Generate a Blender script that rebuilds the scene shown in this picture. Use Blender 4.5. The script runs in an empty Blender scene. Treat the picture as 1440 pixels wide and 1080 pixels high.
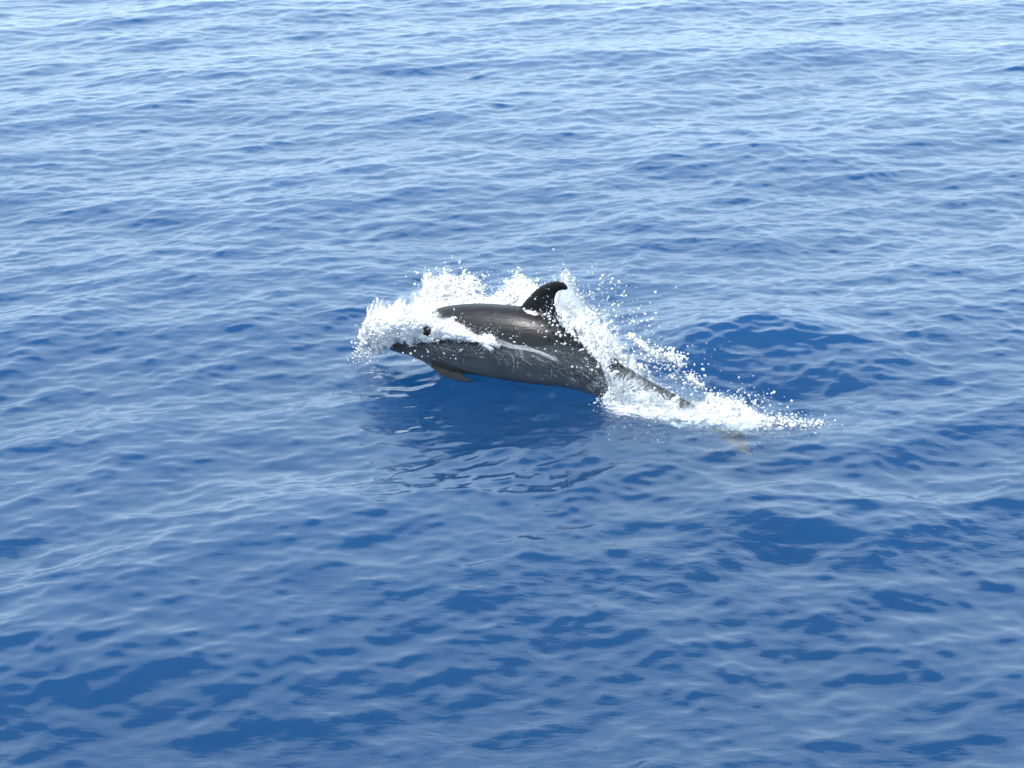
import bpy, bmesh, math
import numpy as np
from mathutils import Vector, Matrix
from mathutils.bvhtree import BVHTree

R = math.radians
rng = np.random.default_rng(11)
scene = bpy.context.scene
col = scene.collection

# ------------------------------------------------------------------ camera
CAM_H, PITCH, LENS = 4.5, R(19.0), 70.0
F = LENS / 36.0 * 1440.0
cam_data = bpy.data.cameras.new('camera')
cam_data.lens = LENS; cam_data.sensor_width = 36.0
cam_data.clip_start = 0.1; cam_data.clip_end = 20000.0
cam = bpy.data.objects.new('camera', cam_data)
cam.location = (0, 0, CAM_H); cam.rotation_euler = (R(90) - PITCH, 0, 0)
col.objects.link(cam); scene.camera = cam

# ------------------------------------------------------------------ sky and sun
to_sun = Vector((-0.32, -0.06, 0.945)).normalized()
SUN_EL = math.asin(to_sun.z); SUN_AZ = math.atan2(to_sun.x, to_sun.y)
world = bpy.data.worlds.new('World'); scene.world = world; world.use_nodes = True
nt = world.node_tree; nt.nodes.clear()
wo = nt.nodes.new('ShaderNodeOutputWorld'); bg = nt.nodes.new('ShaderNodeBackground')
sky = nt.nodes.new('ShaderNodeTexSky'); sky.sky_type = 'NISHITA'; sky.sun_disc = False
sky.sun_elevation = SUN_EL; sky.sun_rotation = SUN_AZ
sky.air_density = 1.0; sky.dust_density = 1.5; sky.ozone_density = 1.5
bg.inputs['Strength'].default_value = 0.145
# fair-weather cloud: a broken bank all round the horizon, thinning overhead
wN = nt.nodes.new; wL = nt.links.new
wtc = wN('ShaderNodeTexCoord'); sep = wN('ShaderNodeSeparateXYZ'); wL(wtc.outputs['Generated'], sep.inputs[0])
zz = wN('ShaderNodeMath'); zz.operation = 'MAXIMUM'; zz.inputs[1].default_value = 0.0; wL(sep.outputs['Z'], zz.inputs[0])
za = wN('ShaderNodeMath'); za.operation = 'ADD'; za.inputs[1].default_value = 0.16; wL(zz.outputs[0], za.inputs[0])
dv = wN('ShaderNodeVectorMath'); dv.operation = 'DIVIDE'; wL(wtc.outputs['Generated'], dv.inputs[0])
cmb = wN('ShaderNodeCombineXYZ')
for k_ in range(3): wL(za.outputs[0], cmb.inputs[k_])
wL(cmb.outputs[0], dv.inputs[1])
cn = wN('ShaderNodeTexNoise'); cn.inputs['Scale'].default_value = 1.7; cn.inputs['Detail'].default_value = 6; cn.inputs['Roughness'].default_value = 0.52; wL(dv.outputs[0], cn.inputs['Vector'])
cb = wN('ShaderNodeMath'); cb.operation = 'MULTIPLY_ADD'; cb.inputs[1].default_value = -0.45; wL(cn.outputs['Fac'], cb.inputs[0]); wL(zz.outputs[0], cb.inputs[2])
cf = wN('ShaderNodeMapRange'); cf.interpolation_type = 'SMOOTHSTEP'; cf.inputs['From Min'].default_value = 0.315; cf.inputs['From Max'].default_value = 0.385
cf.inputs['To Min'].default_value = 0.88; cf.inputs['To Max'].default_value = 0.09; wL(cb.outputs[0], cf.inputs['Value'])
cm = wN('ShaderNodeMix'); cm.data_type = 'RGBA'; wL(cf.outputs[0], cm.inputs['Factor']); wL(sky.outputs[0], cm.inputs[6]); cm.inputs[7].default_value = (8.4, 10.8, 12.6, 1)
wL(cm.outputs[2], bg.inputs['Color']); nt.links.new(bg.outputs[0], wo.inputs['Surface'])

sun_data = bpy.data.lights.new('sun', 'SUN'); sun_data.energy = 4.5; sun_data.angle = R(0.53)
sun_data.color = (1.0, 0.983, 0.96)
sun = bpy.data.objects.new('sun', sun_data); col.objects.link(sun)
sun.rotation_euler = to_sun.to_track_quat('Z', 'Y').to_euler(); sun.location = to_sun * 40

scene.view_settings.view_transform = 'Standard'
try: scene.view_settings.look = 'None'
except Exception: pass
scene.view_settings.exposure = 0.45; scene.view_settings.gamma = 1.0
scene.view_settings.use_curve_mapping = False
scene.cycles.use_denoising = True
scene.cycles.max_bounces = 8; scene.cycles.transparent_max_bounces = 24
scene.cycles.volume_bounces = 0
scene.cycles.caustics_reflective = False; scene.cycles.caustics_refractive = False

# ------------------------------------------------------------------ helpers
def ray(px, py):
    x, y = (px - 720.0) / F, (540.0 - py) / F
    c, s = math.cos(PITCH), math.sin(PITCH)
    return np.array([x, c + y * s, -s + y * c])
CAM = np.array([0, 0, CAM_H])
def on_z(px, py, z=0.0):
    r = ray(px, py); return CAM + r * ((z - CAM_H) / r[2])
# the dolphin swims to the left and away: its vertical midplane
YAW = R(26.0)
DIR = np.array([math.cos(YAW), -math.sin(YAW), 0.0])      # towards the tail
NRM = np.array([-math.sin(YAW), -math.cos(YAW), 0.0])     # towards its left flank, the boat side
P0 = on_z(800, 553, 0.0) - NRM * 0.14
def on_body(px, py, n=0.0):
    r = ray(px, py); o = P0 + NRM * n
    return CAM + r * (np.dot(o - CAM, NRM) / np.dot(r, NRM))
def smooth(a, b, x):
    t = np.clip((x - a) / (b - a), 0, 1); return t * t * (3 - 2 * t)
def curve(pts, u):
    """Catmull-Rom through pts (n,k) at u in 0..1"""
    p = np.asarray(pts, float); n = len(p) - 1
    q = np.vstack([2 * p[0] - p[1], p, 2 * p[-1] - p[-2]])
    t = np.clip(np.asarray(u, float), 0, 1) * n; i = np.minimum(t.astype(int), n - 1); f = (t - i)[..., None]
    a, b, c, d = q[i], q[i + 1], q[i + 2], q[i + 3]
    return 0.5 * (2 * b + (c - a) * f + (2 * a - 5 * b + 4 * c - d) * f ** 2 + (3 * b - a - 3 * c + d) * f ** 3)
def noise3(p, scale, seed=0):
    """value noise, about -1..1"""
    q = np.asarray(p, float) * scale + 100.0 + seed * 17.31
    i = np.floor(q).astype(np.int64); f = q - i; f = f * f * (3 - 2 * f)
    def h(dx, dy, dz):
        n = (i[..., 0] + dx) * 374761393 + (i[..., 1] + dy) * 668265263 + (i[..., 2] + dz) * 2147483647 + seed * 974711
        n = (n ^ (n >> 13)) * 1274126177; n = n & 0x7fffffff
        n = (n ^ (n >> 16)) & 0xffff
        return n / 32767.5 - 1
    def L(a, b, t): return a + (b - a) * t
    x0 = L(L(h(0,0,0), h(1,0,0), f[...,0]), L(h(0,1,0), h(1,1,0), f[...,0]), f[...,1])
    x1 = L(L(h(0,0,1), h(1,0,1), f[...,0]), L(h(0,1,1), h(1,1,1), f[...,0]), f[...,1])
    return L(x0, x1, f[..., 2])
def fbm(p, scale, seed=0, oct=3):
    v = 0; a = 1.0; s = 0
    for o in range(oct):
        v = v + a * noise3(p, scale * 2 ** o, seed + o); s += a; a *= 0.55
    return v / s
def mesh_from(name, verts, faces, smooth_shade=True, more=None):
    m = bpy.data.meshes.new(name); v = np.asarray(verts, np.float32); f = np.asarray(faces, np.int32)
    lo = f.ravel(); tot = np.full(len(f), f.shape[1], np.int32)
    if more is not None:
        lo = np.concatenate([lo, np.asarray(more, np.int32).ravel()]); tot = np.concatenate([tot, np.full(len(more), np.shape(more)[1], np.int32)])
    m.vertices.add(len(v)); m.vertices.foreach_set('co', v.ravel())
    m.loops.add(len(lo)); m.loops.foreach_set('vertex_index', lo.astype(np.int32))
    m.polygons.add(len(tot)); m.polygons.foreach_set('loop_start', (np.cumsum(tot) - tot).astype(np.int32))
    m.polygons.foreach_set('loop_total', tot)
    m.polygons.foreach_set('use_smooth', np.full(len(tot), smooth_shade, bool))
    m.update(calc_edges=True); m.validate(); return m
def link(name, mesh, mat, parent=None, **props):
    o = bpy.data.objects.new(name, mesh); col.objects.link(o)
    if mesh is not None and mat is not None: mesh.materials.clear(); mesh.materials.append(mat)
    o.parent = parent
    for k, v in props.items(): o[k] = v
    return o
def new_mat(name):
    m = bpy.data.materials.new(name); m.use_nodes = True; m.node_tree.nodes.clear(); return m, m.node_tree

# ------------------------------------------------------------------ materials
def mat_water():
    m, t = new_mat('sea_water'); N = t.nodes.new; Lk = t.links.new
    out = N('ShaderNodeOutputMaterial'); tc = N('ShaderNodeTexCoord')
    mp = N('ShaderNodeMapping'); mp.inputs['Rotation'].default_value = (0, 0, R(-35)); mp.inputs['Scale'].default_value = (0.45, 1.0, 1.0)
    Lk(tc.outputs['Object'], mp.inputs['Vector'])
    n1 = N('ShaderNodeTexNoise'); n1.inputs['Scale'].default_value = 24; n1.inputs['Detail'].default_value = 3; n1.inputs['Roughness'].default_value = 0.5
    n1.inputs['Distortion'].default_value = 0.4
    Lk(mp.outputs[0], n1.inputs['Vector'])
    # cat's paws: ripples stronger in some patches than in others
    n2 = N('ShaderNodeTexNoise'); n2.inputs['Scale'].default_value = 0.7; n2.inputs['Detail'].default_value = 2
    Lk(mp.outputs[0], n2.inputs['Vector'])
    mr = N('ShaderNodeMapRange'); mr.inputs['From Min'].default_value = 0.35; mr.inputs['From Max'].default_value = 0.68
    mr.inputs['To Min'].default_value = 0.15; mr.inputs['To Max'].default_value = 1.0
    Lk(n2.outputs['Fac'], mr.inputs['Value'])
    b = N('ShaderNodeBump'); b.inputs['Distance'].default_value = 0.0042
    Lk(n1.outputs['Fac'], b.inputs['Height']); Lk(mr.outputs[0], b.inputs['Strength'])
    fr = N('ShaderNodeFresnel'); fr.inputs['IOR'].default_value = 1.34; Lk(b.outputs[0], fr.inputs['Normal'])
    geo = N('ShaderNodeNewGeometry')
    mx = N('ShaderNodeMix'); mx.inputs['B'].default_value = 0.02
    Lk(geo.outputs['Backfacing'], mx.inputs['Factor']); Lk(fr.outputs[0], mx.inputs['A'])
    tr = N('ShaderNodeBsdfTransparent'); gl = N('ShaderNodeBsdfGlossy'); gl.inputs['Roughness'].default_value = 0.0
    Lk(b.outputs[0], gl.inputs['Normal'])
    mix = N('ShaderNodeMixShader'); Lk(mx.outputs[0], mix.inputs[0]); Lk(tr.outputs[0], mix.inputs[1]); Lk(gl.outputs[0], mix.inputs[2])
    Lk(mix.outputs[0], out.inputs['Surface'])
    # the body of the water: clear, blue, scattering
    sc = N('ShaderNodeVolumeScatter'); sc.inputs['Color'].default_value = (0.026, 0.125, 0.30, 1); sc.inputs['Density'].default_value = 0.75
    sc.inputs['Anisotropy'].default_value = 0.0
    ab = N('ShaderNodeVolumeAbsorption'); ab.inputs['Color'].default_value = (0.0, 0.40, 0.66, 1); ab.inputs['Density'].default_value = 0.80
    ad = N('ShaderNodeAddShader'); Lk(sc.outputs[0], ad.inputs[0]); Lk(ab.outputs[0], ad.inputs[1])
    Lk(ad.outputs[0], out.inputs['Volume'])
    return m
def mat_foam(name, transp=0.0):
    m, t = new_mat(name); N = t.nodes.new; Lk = t.links.new
    out = N('ShaderNodeOutputMaterial'); tc = N('ShaderNodeTexCoord')
    nz = N('ShaderNodeTexNoise'); nz.inputs['Scale'].default_value = 90; nz.inputs['Detail'].default_value = 3
    Lk(tc.outputs['Object'], nz.inputs['Vector'])
    b = N('ShaderNodeBump'); b.inputs['Distance'].default_value = 0.006; b.inputs['Strength'].default_value = 0.5
    Lk(nz.outputs['Fac'], b.inputs['Height'])
    d = N('ShaderNodeBsdfDiffuse'); d.inputs['Color'].default_value = (0.95, 0.965, 0.975, 1); Lk(b.outputs[0], d.inputs['Normal'])
    tl = N('ShaderNodeBsdfTranslucent'); tl.inputs['Color'].default_value = (0.95, 0.965, 0.975, 1)
    m1 = N('ShaderNodeMixShader'); m1.inputs[0].default_value = 0.45; Lk(d.outputs[0], m1.inputs[1]); Lk(tl.outputs[0], m1.inputs[2])
    g = N('ShaderNodeBsdfGlossy'); g.inputs['Roughness'].default_value = 0.15; Lk(b.outputs[0], g.inputs['Normal'])
    fr = N('ShaderNodeFresnel'); fr.inputs['IOR'].default_value = 1.33; Lk(b.outputs[0], fr.inputs['Normal'])
    m2 = N('ShaderNodeMixShader'); Lk(fr.outputs[0], m2.inputs[0]); Lk(m1.outputs[0], m2.inputs[1]); Lk(g.outputs[0], m2.inputs[2])
    last = m2
    if transp:
        tr = N('ShaderNodeBsdfTransparent')
        m3 = N('ShaderNodeMixShader'); m3.inputs[0].default_value = transp
        Lk(m2.outputs[0], m3.inputs[1]); Lk(tr.outputs[0], m3.inputs[2]); last = m3
    Lk(last.outputs[0], out.inputs['Surface'])
    return m
def mat_sheet():
    m, t = new_mat('torn_water_sheet'); N = t.nodes.new; Lk = t.links.new
    out = N('ShaderNodeOutputMaterial'); a = N('ShaderNodeAttribute'); a.attribute_name = 'flow'; ed = N('ShaderNodeAttribute'); ed.attribute_name = 'air'
    nz = N('ShaderNodeTexNoise'); nz.inputs['Scale'].default_value = 1.0; nz.inputs['Detail'].default_value = 6; nz.inputs['Roughness'].default_value = 0.62; nz.inputs['Distortion'].default_value = 0.6
    Lk(a.outputs['Vector'], nz.inputs['Vector'])
    ad = N('ShaderNodeMath'); ad.operation = 'ADD'; Lk(nz.outputs['Fac'], ad.inputs[0]); Lk(ed.outputs['Fac'], ad.inputs[1])
    op = N('ShaderNodeMapRange'); op.interpolation_type = 'SMOOTHSTEP'; op.inputs['From Min'].default_value = 0.40; op.inputs['From Max'].default_value = 0.66; op.inputs['To Max'].default_value = 0.97
    Lk(ad.outputs[0], op.inputs['Value'])
    b = N('ShaderNodeBump'); b.inputs['Distance'].default_value = 0.012; b.inputs['Strength'].default_value = 0.7; Lk(nz.outputs['Fac'], b.inputs['Height'])
    d = N('ShaderNodeBsdfDiffuse'); d.inputs['Color'].default_value = (0.95, 0.965, 0.975, 1); Lk(b.outputs[0], d.inputs['Normal'])
    tl = N('ShaderNodeBsdfTranslucent'); tl.inputs['Color'].default_value = (0.95, 0.965, 0.975, 1); Lk(b.outputs[0], tl.inputs['Normal'])
    m1 = N('ShaderNodeMixShader'); m1.inputs[0].default_value = 0.5; Lk(d.outputs[0], m1.inputs[1]); Lk(tl.outputs[0], m1.inputs[2])
    tr = N('ShaderNodeBsdfTransparent'); m2 = N('ShaderNodeMixShader'); Lk(op.outputs[0], m2.inputs[0]); Lk(tr.outputs[0], m2.inputs[1]); Lk(m1.outputs[0], m2.inputs[2])
    g = N('ShaderNodeBsdfGlossy'); g.inputs['Roughness'].default_value = 0.1; Lk(b.outputs[0], g.inputs['Normal'])
    m3 = N('ShaderNodeMixShader'); m3.inputs[0].default_value = 0.05; Lk(m2.outputs[0], m3.inputs[1]); Lk(g.outputs[0], m3.inputs[2])
    Lk(m3.outputs[0], out.inputs['Surface'])
    return m
def mat_skin():
    m, t = new_mat('dolphin_skin'); N = t.nodes.new; Lk = t.links.new
    out = N('ShaderNodeOutputMaterial'); tc = N('ShaderNodeTexCoord')
    at = N('ShaderNodeAttribute'); at.attribute_name = 'dorsal'
    sc_ = N('ShaderNodeAttribute'); sc_.attribute_name = 'scar'
    n1 = N('ShaderNodeTexNoise'); n1.inputs['Scale'].default_value = 5; n1.inputs['Detail'].default_value = 5; Lk(tc.outputs['Object'], n1.inputs['Vector'])
    ma = N('ShaderNodeMath'); ma.operation = 'MULTIPLY_ADD'; ma.inputs[1].default_value = 0.5; Lk(n1.outputs['Fac'], ma.inputs[0]); Lk(at.outputs['Fac'], ma.inputs[2])
    cr = N('ShaderNodeValToRGB'); e = cr.color_ramp.elements
    e[0].position = 0.0; e[0].color = (0.17, 0.165, 0.16, 1); e[1].position = 1.0; e[1].color = (0.006, 0.006, 0.007, 1)
    for p, c in ((0.22, (0.115, 0.112, 0.112, 1)), (0.45, (0.042, 0.042, 0.045, 1)), (0.72, (0.010, 0.0105, 0.0125, 1))):
        k = e.new(p); k.color = c
    mr = N('ShaderNodeMapRange'); mr.inputs['From Min'].default_value = -0.75; mr.inputs['From Max'].default_value = 1.2; Lk(ma.outputs[0], mr.inputs['Value'])
    Lk(mr.outputs[0], cr.inputs['Fac'])
    # faint rake marks and scratches along the body
    mp = N('ShaderNodeMapping'); mp.inputs['Rotation'].default_value = (0, R(-8), YAW); mp.inputs['Scale'].default_value = (1.0, 6.0, 7.0)
    Lk(tc.outputs['Object'], mp.inputs['Vector'])
    n2 = N('ShaderNodeTexNoise'); n2.inputs['Scale'].default_value = 7; n2.inputs['Detail'].default_value = 6; n2.inputs['Distortion'].default_value = 1.2
    Lk(mp.outputs[0], n2.inputs['Vector'])
    r2 = N('ShaderNodeMapRange'); r2.inputs['From Min'].default_value = 0.52; r2.inputs['From Max'].default_value = 0.75; r2.inputs['To Max'].default_value = 0.22
    Lk(n2.outputs['Fac'], r2.inputs['Value'])
    mixc = N('ShaderNodeMix'); mixc.data_type = 'RGBA'; Lk(r2.outputs[0], mixc.inputs['Factor']); Lk(cr.outputs[0], mixc.inputs[6])
    mixc.inputs[7].default_value = (0.080, 0.082, 0.088, 1)
    mixs = N('ShaderNodeMix'); mixs.data_type = 'RGBA'; Lk(sc_.outputs['Fac'], mixs.inputs['Factor']); Lk(mixc.outputs[2], mixs.inputs[6])
    mixs.inputs[7].default_value = (0.72, 0.58, 0.62, 1)
    fa = N('ShaderNodeAttribute'); fa.attribute_name = 'fin'
    mixf = N('ShaderNodeMix'); mixf.data_type = 'RGBA'; Lk(fa.outputs['Fac'], mixf.inputs['Factor']); Lk(mixs.outputs[2], mixf.inputs[6]); mixf.inputs[7].default_value = (0.080, 0.066, 0.050, 1)
    b = N('ShaderNodeBump'); b.inputs['Distance'].default_value = 0.004; b.inputs['Strength'].default_value = 0.35; Lk(n2.outputs['Fac'], b.inputs['Height'])
    p = N('ShaderNodeBsdfPrincipled'); Lk(mixf.outputs[2], p.inputs['Base Color']); p.inputs['Roughness'].default_value = 0.48; p.inputs['Specular IOR Level'].default_value = 0.22; p.inputs['Coat Weight'].default_value = 0.3; p.inputs['Coat Roughness'].default_value = 0.28; p.inputs['Coat IOR'].default_value = 1.33; Lk(b.outputs[0], p.inputs['Coat Normal'])
    p.inputs['IOR'].default_value = 1.36; Lk(b.outputs[0], p.inputs['Normal'])
    Lk(p.outputs[0], out.inputs['Surface'])
    return m
def mat_eye():
    m, t = new_mat('dolphin_eye'); out = t.nodes.new('ShaderNodeOutputMaterial'); p = t.nodes.new('ShaderNodeBsdfPrincipled')
    p.inputs['Base Color'].default_value = (0.008, 0.007, 0.006, 1); p.inputs['Roughness'].default_value = 0.08
    t.links.new(p.outputs[0], out.inputs['Surface']); return m
M_WATER, M_FOAM, M_FILM, M_SKIN, M_EYE = mat_water(), mat_foam('white_water'), mat_foam('thin_water_sheet', 0.62), mat_skin(), mat_eye()
M_RUNS = mat_foam('water_film', 0.66); M_SHEET = mat_sheet()

# ------------------------------------------------------------------ the sea
def axis_lines(c0, c1, d0, grow_near, mid_lo, mid_hi, grow_far, limit):
    """grid lines: spacing d0 in c0..c1, growing slowly to mid_lo/mid_hi, then fast to +-limit"""
    a = list(np.arange(c0, c1, d0))
    def run(x, sgn, mid):
        o = []; d = d0
        while abs(x) < limit:
            d *= (1 + grow_near) if (x * sgn < mid * sgn) else (1 + grow_far)
            x += sgn * d; o.append(x)
        return o
    up = run(a[-1], 1, mid_hi); dn = run(a[0], -1, mid_lo)
    return np.array(dn[::-1] + a + up)
def wave_field(xs, ys, L, lam_min, lam_max, B, theta0, p_dir, iso, seed):
    """random sea of wavelengths lam_min..lam_max: heights and crest-sharpening shifts on the grid ys x xs"""
    g = np.random.default_rng(seed); dk = 2 * math.pi / L; n = int(L / lam_min) + 1
    kx = np.arange(-n, n + 1) * dk; ky = np.arange(0, n + 1) * dk
    KX, KY = np.meshgrid(kx, ky); K = np.hypot(KX, KY); K[0, n] = 1
    th = np.arctan2(KY, KX)
    D = np.abs(np.cos(th - theta0)) ** p_dir; D = D / np.mean(np.abs(np.cos(np.linspace(0, 2 * math.pi, 400))) ** p_dir)
    D = (1 - iso) * D + iso
    lam = 2 * math.pi / K
    band = smooth(lam_min, lam_min * 1.35, lam) * (1 - smooth(lam_max * 0.75, lam_max, lam))
    S = B * K ** -4 * D / (2 * math.pi) * band
    A = np.sqrt(S * dk * dk * 2) * (g.normal(size=K.shape) + 1j * g.normal(size=K.shape)); A[0, n] = 0
    Ex = np.exp(1j * np.outer(kx, xs)); Ey = np.exp(1j * np.outer(ys, ky))
    f = lambda C: np.real(Ey @ (C @ Ex))
    return f(A), f(1j * A * KX / K), f(1j * A * KY / K)
XS = axis_lines(-4.2, 4.2, 0.0235, 0.0055, -10, 10, 0.09, 4000)
YS = axis_lines(7.0, 15.0, 0.0235, 0.0019, 4, 36, 0.09, 4000)
X, Y = np.meshgrid(XS, YS)
sp = np.maximum(*np.meshgrid(np.gradient(XS), np.gradient(YS)))
TH = R(128)
calm = np.exp(-(((X + 0.15) / 1.5) ** 2 + ((Y - 12.15) / 0.75) ** 2))          # slick water beside the body
Hh = np.zeros_like(X); DX = np.zeros_like(X); DY = np.zeros_like(X)
for (L, l0, l1, B, p, iso, sd, chop, cs) in ((61, 1.6, 7.0, 0.0016, 3, 0.25, 3, 0.9, 0.0), (23, 0.42, 1.9, 0.0034, 4, 0.36, 8, 1.1, 0.1), (11.3, 0.15, 0.48, 0.0066, 3, 0.45, 5, 1.1, 0.1), (5.1, 0.070, 0.17, 0.0092, 2, 0.55, 6, 1.0, 0.1)):
    h, dx, dy = wave_field(XS, YS, L, l0, l1, B, TH, p, iso, sd)
    w = (1 - smooth(l0 * 0.35, l0 * 1.2, sp)) * (1 - cs * calm)
    Hh += w * h; DX += w * chop * dx; DY += w * chop * dy
# the heave of water pushed aside behind the tail, and a hollow before it
RI = np.ix_(np.where((YS > 6) & (YS < 20))[0], np.where(np.abs(XS) < 7)[0])
def ridge(px, py, ax, ay, rot, amp):
    c = on_z(px, py); u = (X - c[0]) * math.cos(rot) + (Y - c[1]) * math.sin(rot); v = -(X - c[0]) * math.sin(rot) + (Y - c[1]) * math.cos(rot)
    wob = fbm(np.stack([X[RI], Y[RI], 0 * X[RI]], -1), 2.2, 7, 4)
    o = np.zeros_like(X); v = v[RI] + 0.35 * wob; o[RI] = amp * np.exp(-(u[RI] / ax) ** 2 - (v / ay) ** 2) * (1 + 0.5 * wob); return o
Hh += ridge(1065, 466, 0.75, 0.50, R(-4), 0.075) + ridge(1085, 556, 0.7, 0.45, R(-4), -0.09)
Pb = np.array([on_body(x, y) for x, y in ((575, 480), (700, 480), (860, 540), (1030, 600))]); sl_ = np.clip(((X - Pb[0][0]) * DIR[0] + (Y - Pb[0][1]) * DIR[1]), 0, 2.7)
db = np.hypot(X - Pb[0][0] - sl_ * DIR[0], Y - Pb[0][1] - sl_ * DIR[1])
Hh += 0.085 * (1 - smooth(1.15, 1.7, sl_)) * smooth(0.0, 0.5, sl_) * np.exp(-(db / 0.30) ** 2) * (1 + 0.5 * np.sin(X * 7 + 1.3) * np.sin(X * 17 + Y * 9)) + 0.005 * np.sin(db * 30 + 2.0 * np.sin(sl_ * 5)) * np.exp(-(db / 0.75) ** 2) * smooth(0.12, 0.3, db)   # water drawn up along the body, ripples leaving it
Hh += ridge(1180, 745, 0.55, 0.3, R(-8), 0.05)
V = np.stack([X + DX, Y + DY, Hh], -1).reshape(-1, 3)
ny, nx = X.shape
idx = np.arange(ny * nx).reshape(ny, nx)
Fq = np.stack([idx[:-1, :-1], idx[:-1, 1:], idx[1:, 1:], idx[1:, :-1]], -1).reshape(-1, 4)
# close the body of water far below
rimv = np.concatenate([idx[0, :], idx[1:, -1], idx[-1, :-1][::-1], idx[1:-1, 0][::-1]])
deep = V[rimv].copy(); deep[:, 2] = -60.0; nb = len(V)
V = np.vstack([V, deep, [[0, 0, -60.0]]]); m_ = len(rimv); j0 = np.arange(m_); j1 = (j0 + 1) % m_
skirt = np.stack([rimv[j1], rimv[j0], nb + j0, nb + j1], -1)
Fq = np.vstack([Fq, skirt])
bottom = np.stack([np.full(m_, nb + m_), nb + j1, nb + j0], -1)
sea = link('sea', mesh_from('sea', V, Fq, True, bottom), M_WATER, kind='structure', label='open deep blue sea with small wind ripples')
def sea_z(p):
    i = np.clip(np.searchsorted(YS, p[:, 1]), 0, ny - 1); j = np.clip(np.searchsorted(XS, p[:, 0]), 0, nx - 1)
    return Hh[i, j]

# ------------------------------------------------------------------ the dolphin
# stations: picture x, top and bottom of the trunk; width ratio
ST = [(540, 480.5, 486.5, 1.2), (546, 477, 490, 1.2), (556, 473, 494, 1.15), (567, 468, 498, 1.1), (577, 458, 502, 1.0), (590, 447, 507, 1.0), (606, 438, 512, .98),
      (630, 430, 519, .96), (665, 426, 526, .96), (705, 427, 533, .96), (745, 432, 540, .95), (785, 444, 547, .93), (820, 467, 556, .88),
      (852, 494, 566, .82), (885, 518, 577, .74), (920, 538, 586, .66), (955, 557, 595, .58), (985, 573, 602, .52), (1012, 586, 608, .55), (1032, 594, 609, .7), (1042, 598, 607, .7)]
ax, hr, wr = [], [], []
for k, (px, a, b, w) in enumerate(ST):
    q0, q1 = ST[max(k - 1, 0)], ST[min(k + 1, len(ST) - 1)]
    sl = math.atan2((q1[1] + q1[2] - q0[1] - q0[2]) / 2, q1[0] - q0[0])
    c = on_body(px, (a + b) / 2); dist = np.linalg.norm(c - CAM)
    h = (b - a) / 2 * math.cos(sl) * dist / F
    ax.append(c); hr.append(h); wr.append(h * w)
ax = np.array(ax); NS, NA = 110, 40
u = np.linspace(0, 1, NS); u = u ** 1.0
C = curve(ax, u); HR = curve(np.array(hr)[:, None], u)[:, 0]; WR = curve(np.array(wr)[:, None], u)[:, 0]
T = np.gradient(C, axis=0); T /= np.linalg.norm(T, axis=1)[:, None]
U = np.cross(NRM, T); U *= np.sign(U[:, 2])[:, None]; U /= np.linalg.norm(U, axis=1)[:, None]
ang = np.linspace(0, 2 * math.pi, NA, endpoint=False)
ca, sa = np.cos(ang), np.sin(ang)
ring = C[:, None] + U[:, None] * (HR[:, None] * ca)[..., None] + NRM * (WR[:, None] * sa * (1 - 0.10 * ca))[..., None]
vs = ring.reshape(-1, 3).tolist(); fs = []
for i in range(NS - 1):
    for j in range(NA):
        fs.append((i * NA + j, (i + 1) * NA + j, (i + 1) * NA + (j + 1) % NA, i * NA + (j + 1) % NA))
vs += [C[0].tolist(), C[-1].tolist()]
for j in range(NA):
    fs.append((NS * NA, j, (j + 1) % NA)); fs.append((NS * NA + 1, (NS - 1) * NA + (j + 1) % NA, (NS - 1) * NA + j))
body_me = bpy.data.meshes.new('body_raw'); body_me.from_pydata(vs, [], fs)
def fin_solid(lead, trail, thick, across, n=26, m=14):
    """a tapered fin between a leading and a trailing edge curve (root to tip), lens-shaped section of half thickness thick(t)"""
    t = np.linspace(0, 1, n); Lc, Tc = curve(lead, t), curve(trail, t); v = []; f = []
    for i in range(n):
        for j in range(2 * m):
            s = j / m if j <= m else 2 - j / m
            sg = 1 if j <= m else -1
            prof = math.sqrt(max(0, s)) * (1 - s) * 2.6 * 0.62 if 0 < s < 1 else 0
            v.append(Lc[i] * (1 - s) + Tc[i] * s + across * (sg * prof * thick(t[i])))
    for i in range(n - 1):
        for j in range(2 * m):
            a, b = i * 2 * m + j, i * 2 * m + (j + 1) % (2 * m); f.append((a, b, b + 2 * m, a + 2 * m))
    f.append(tuple(range(2 * m))[::-1]); f.append(tuple((n - 1) * 2 * m + j for j in range(2 * m)))
    me = bpy.data.meshes.new('fin'); me.from_pydata([tuple(x) for x in v], [], f); return me
# dorsal fin, in the midplane
lead = [on_body(*p) for p in ((722, 455), (730, 432), (743, 417), (755, 405), (768, 398), (780, 394.5), (791, 395.5), (799, 402))]
trail = [on_body(*p) for p in ((808, 480), (796, 457), (786, 442), (782, 428), (782.5, 417), (786, 411), (791, 410), (799, 409))]
dorsal_me = fin_solid(lead, trail, lambda t: 0.030 * (1 - t) ** 0.8 + 0.008, NRM)
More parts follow.
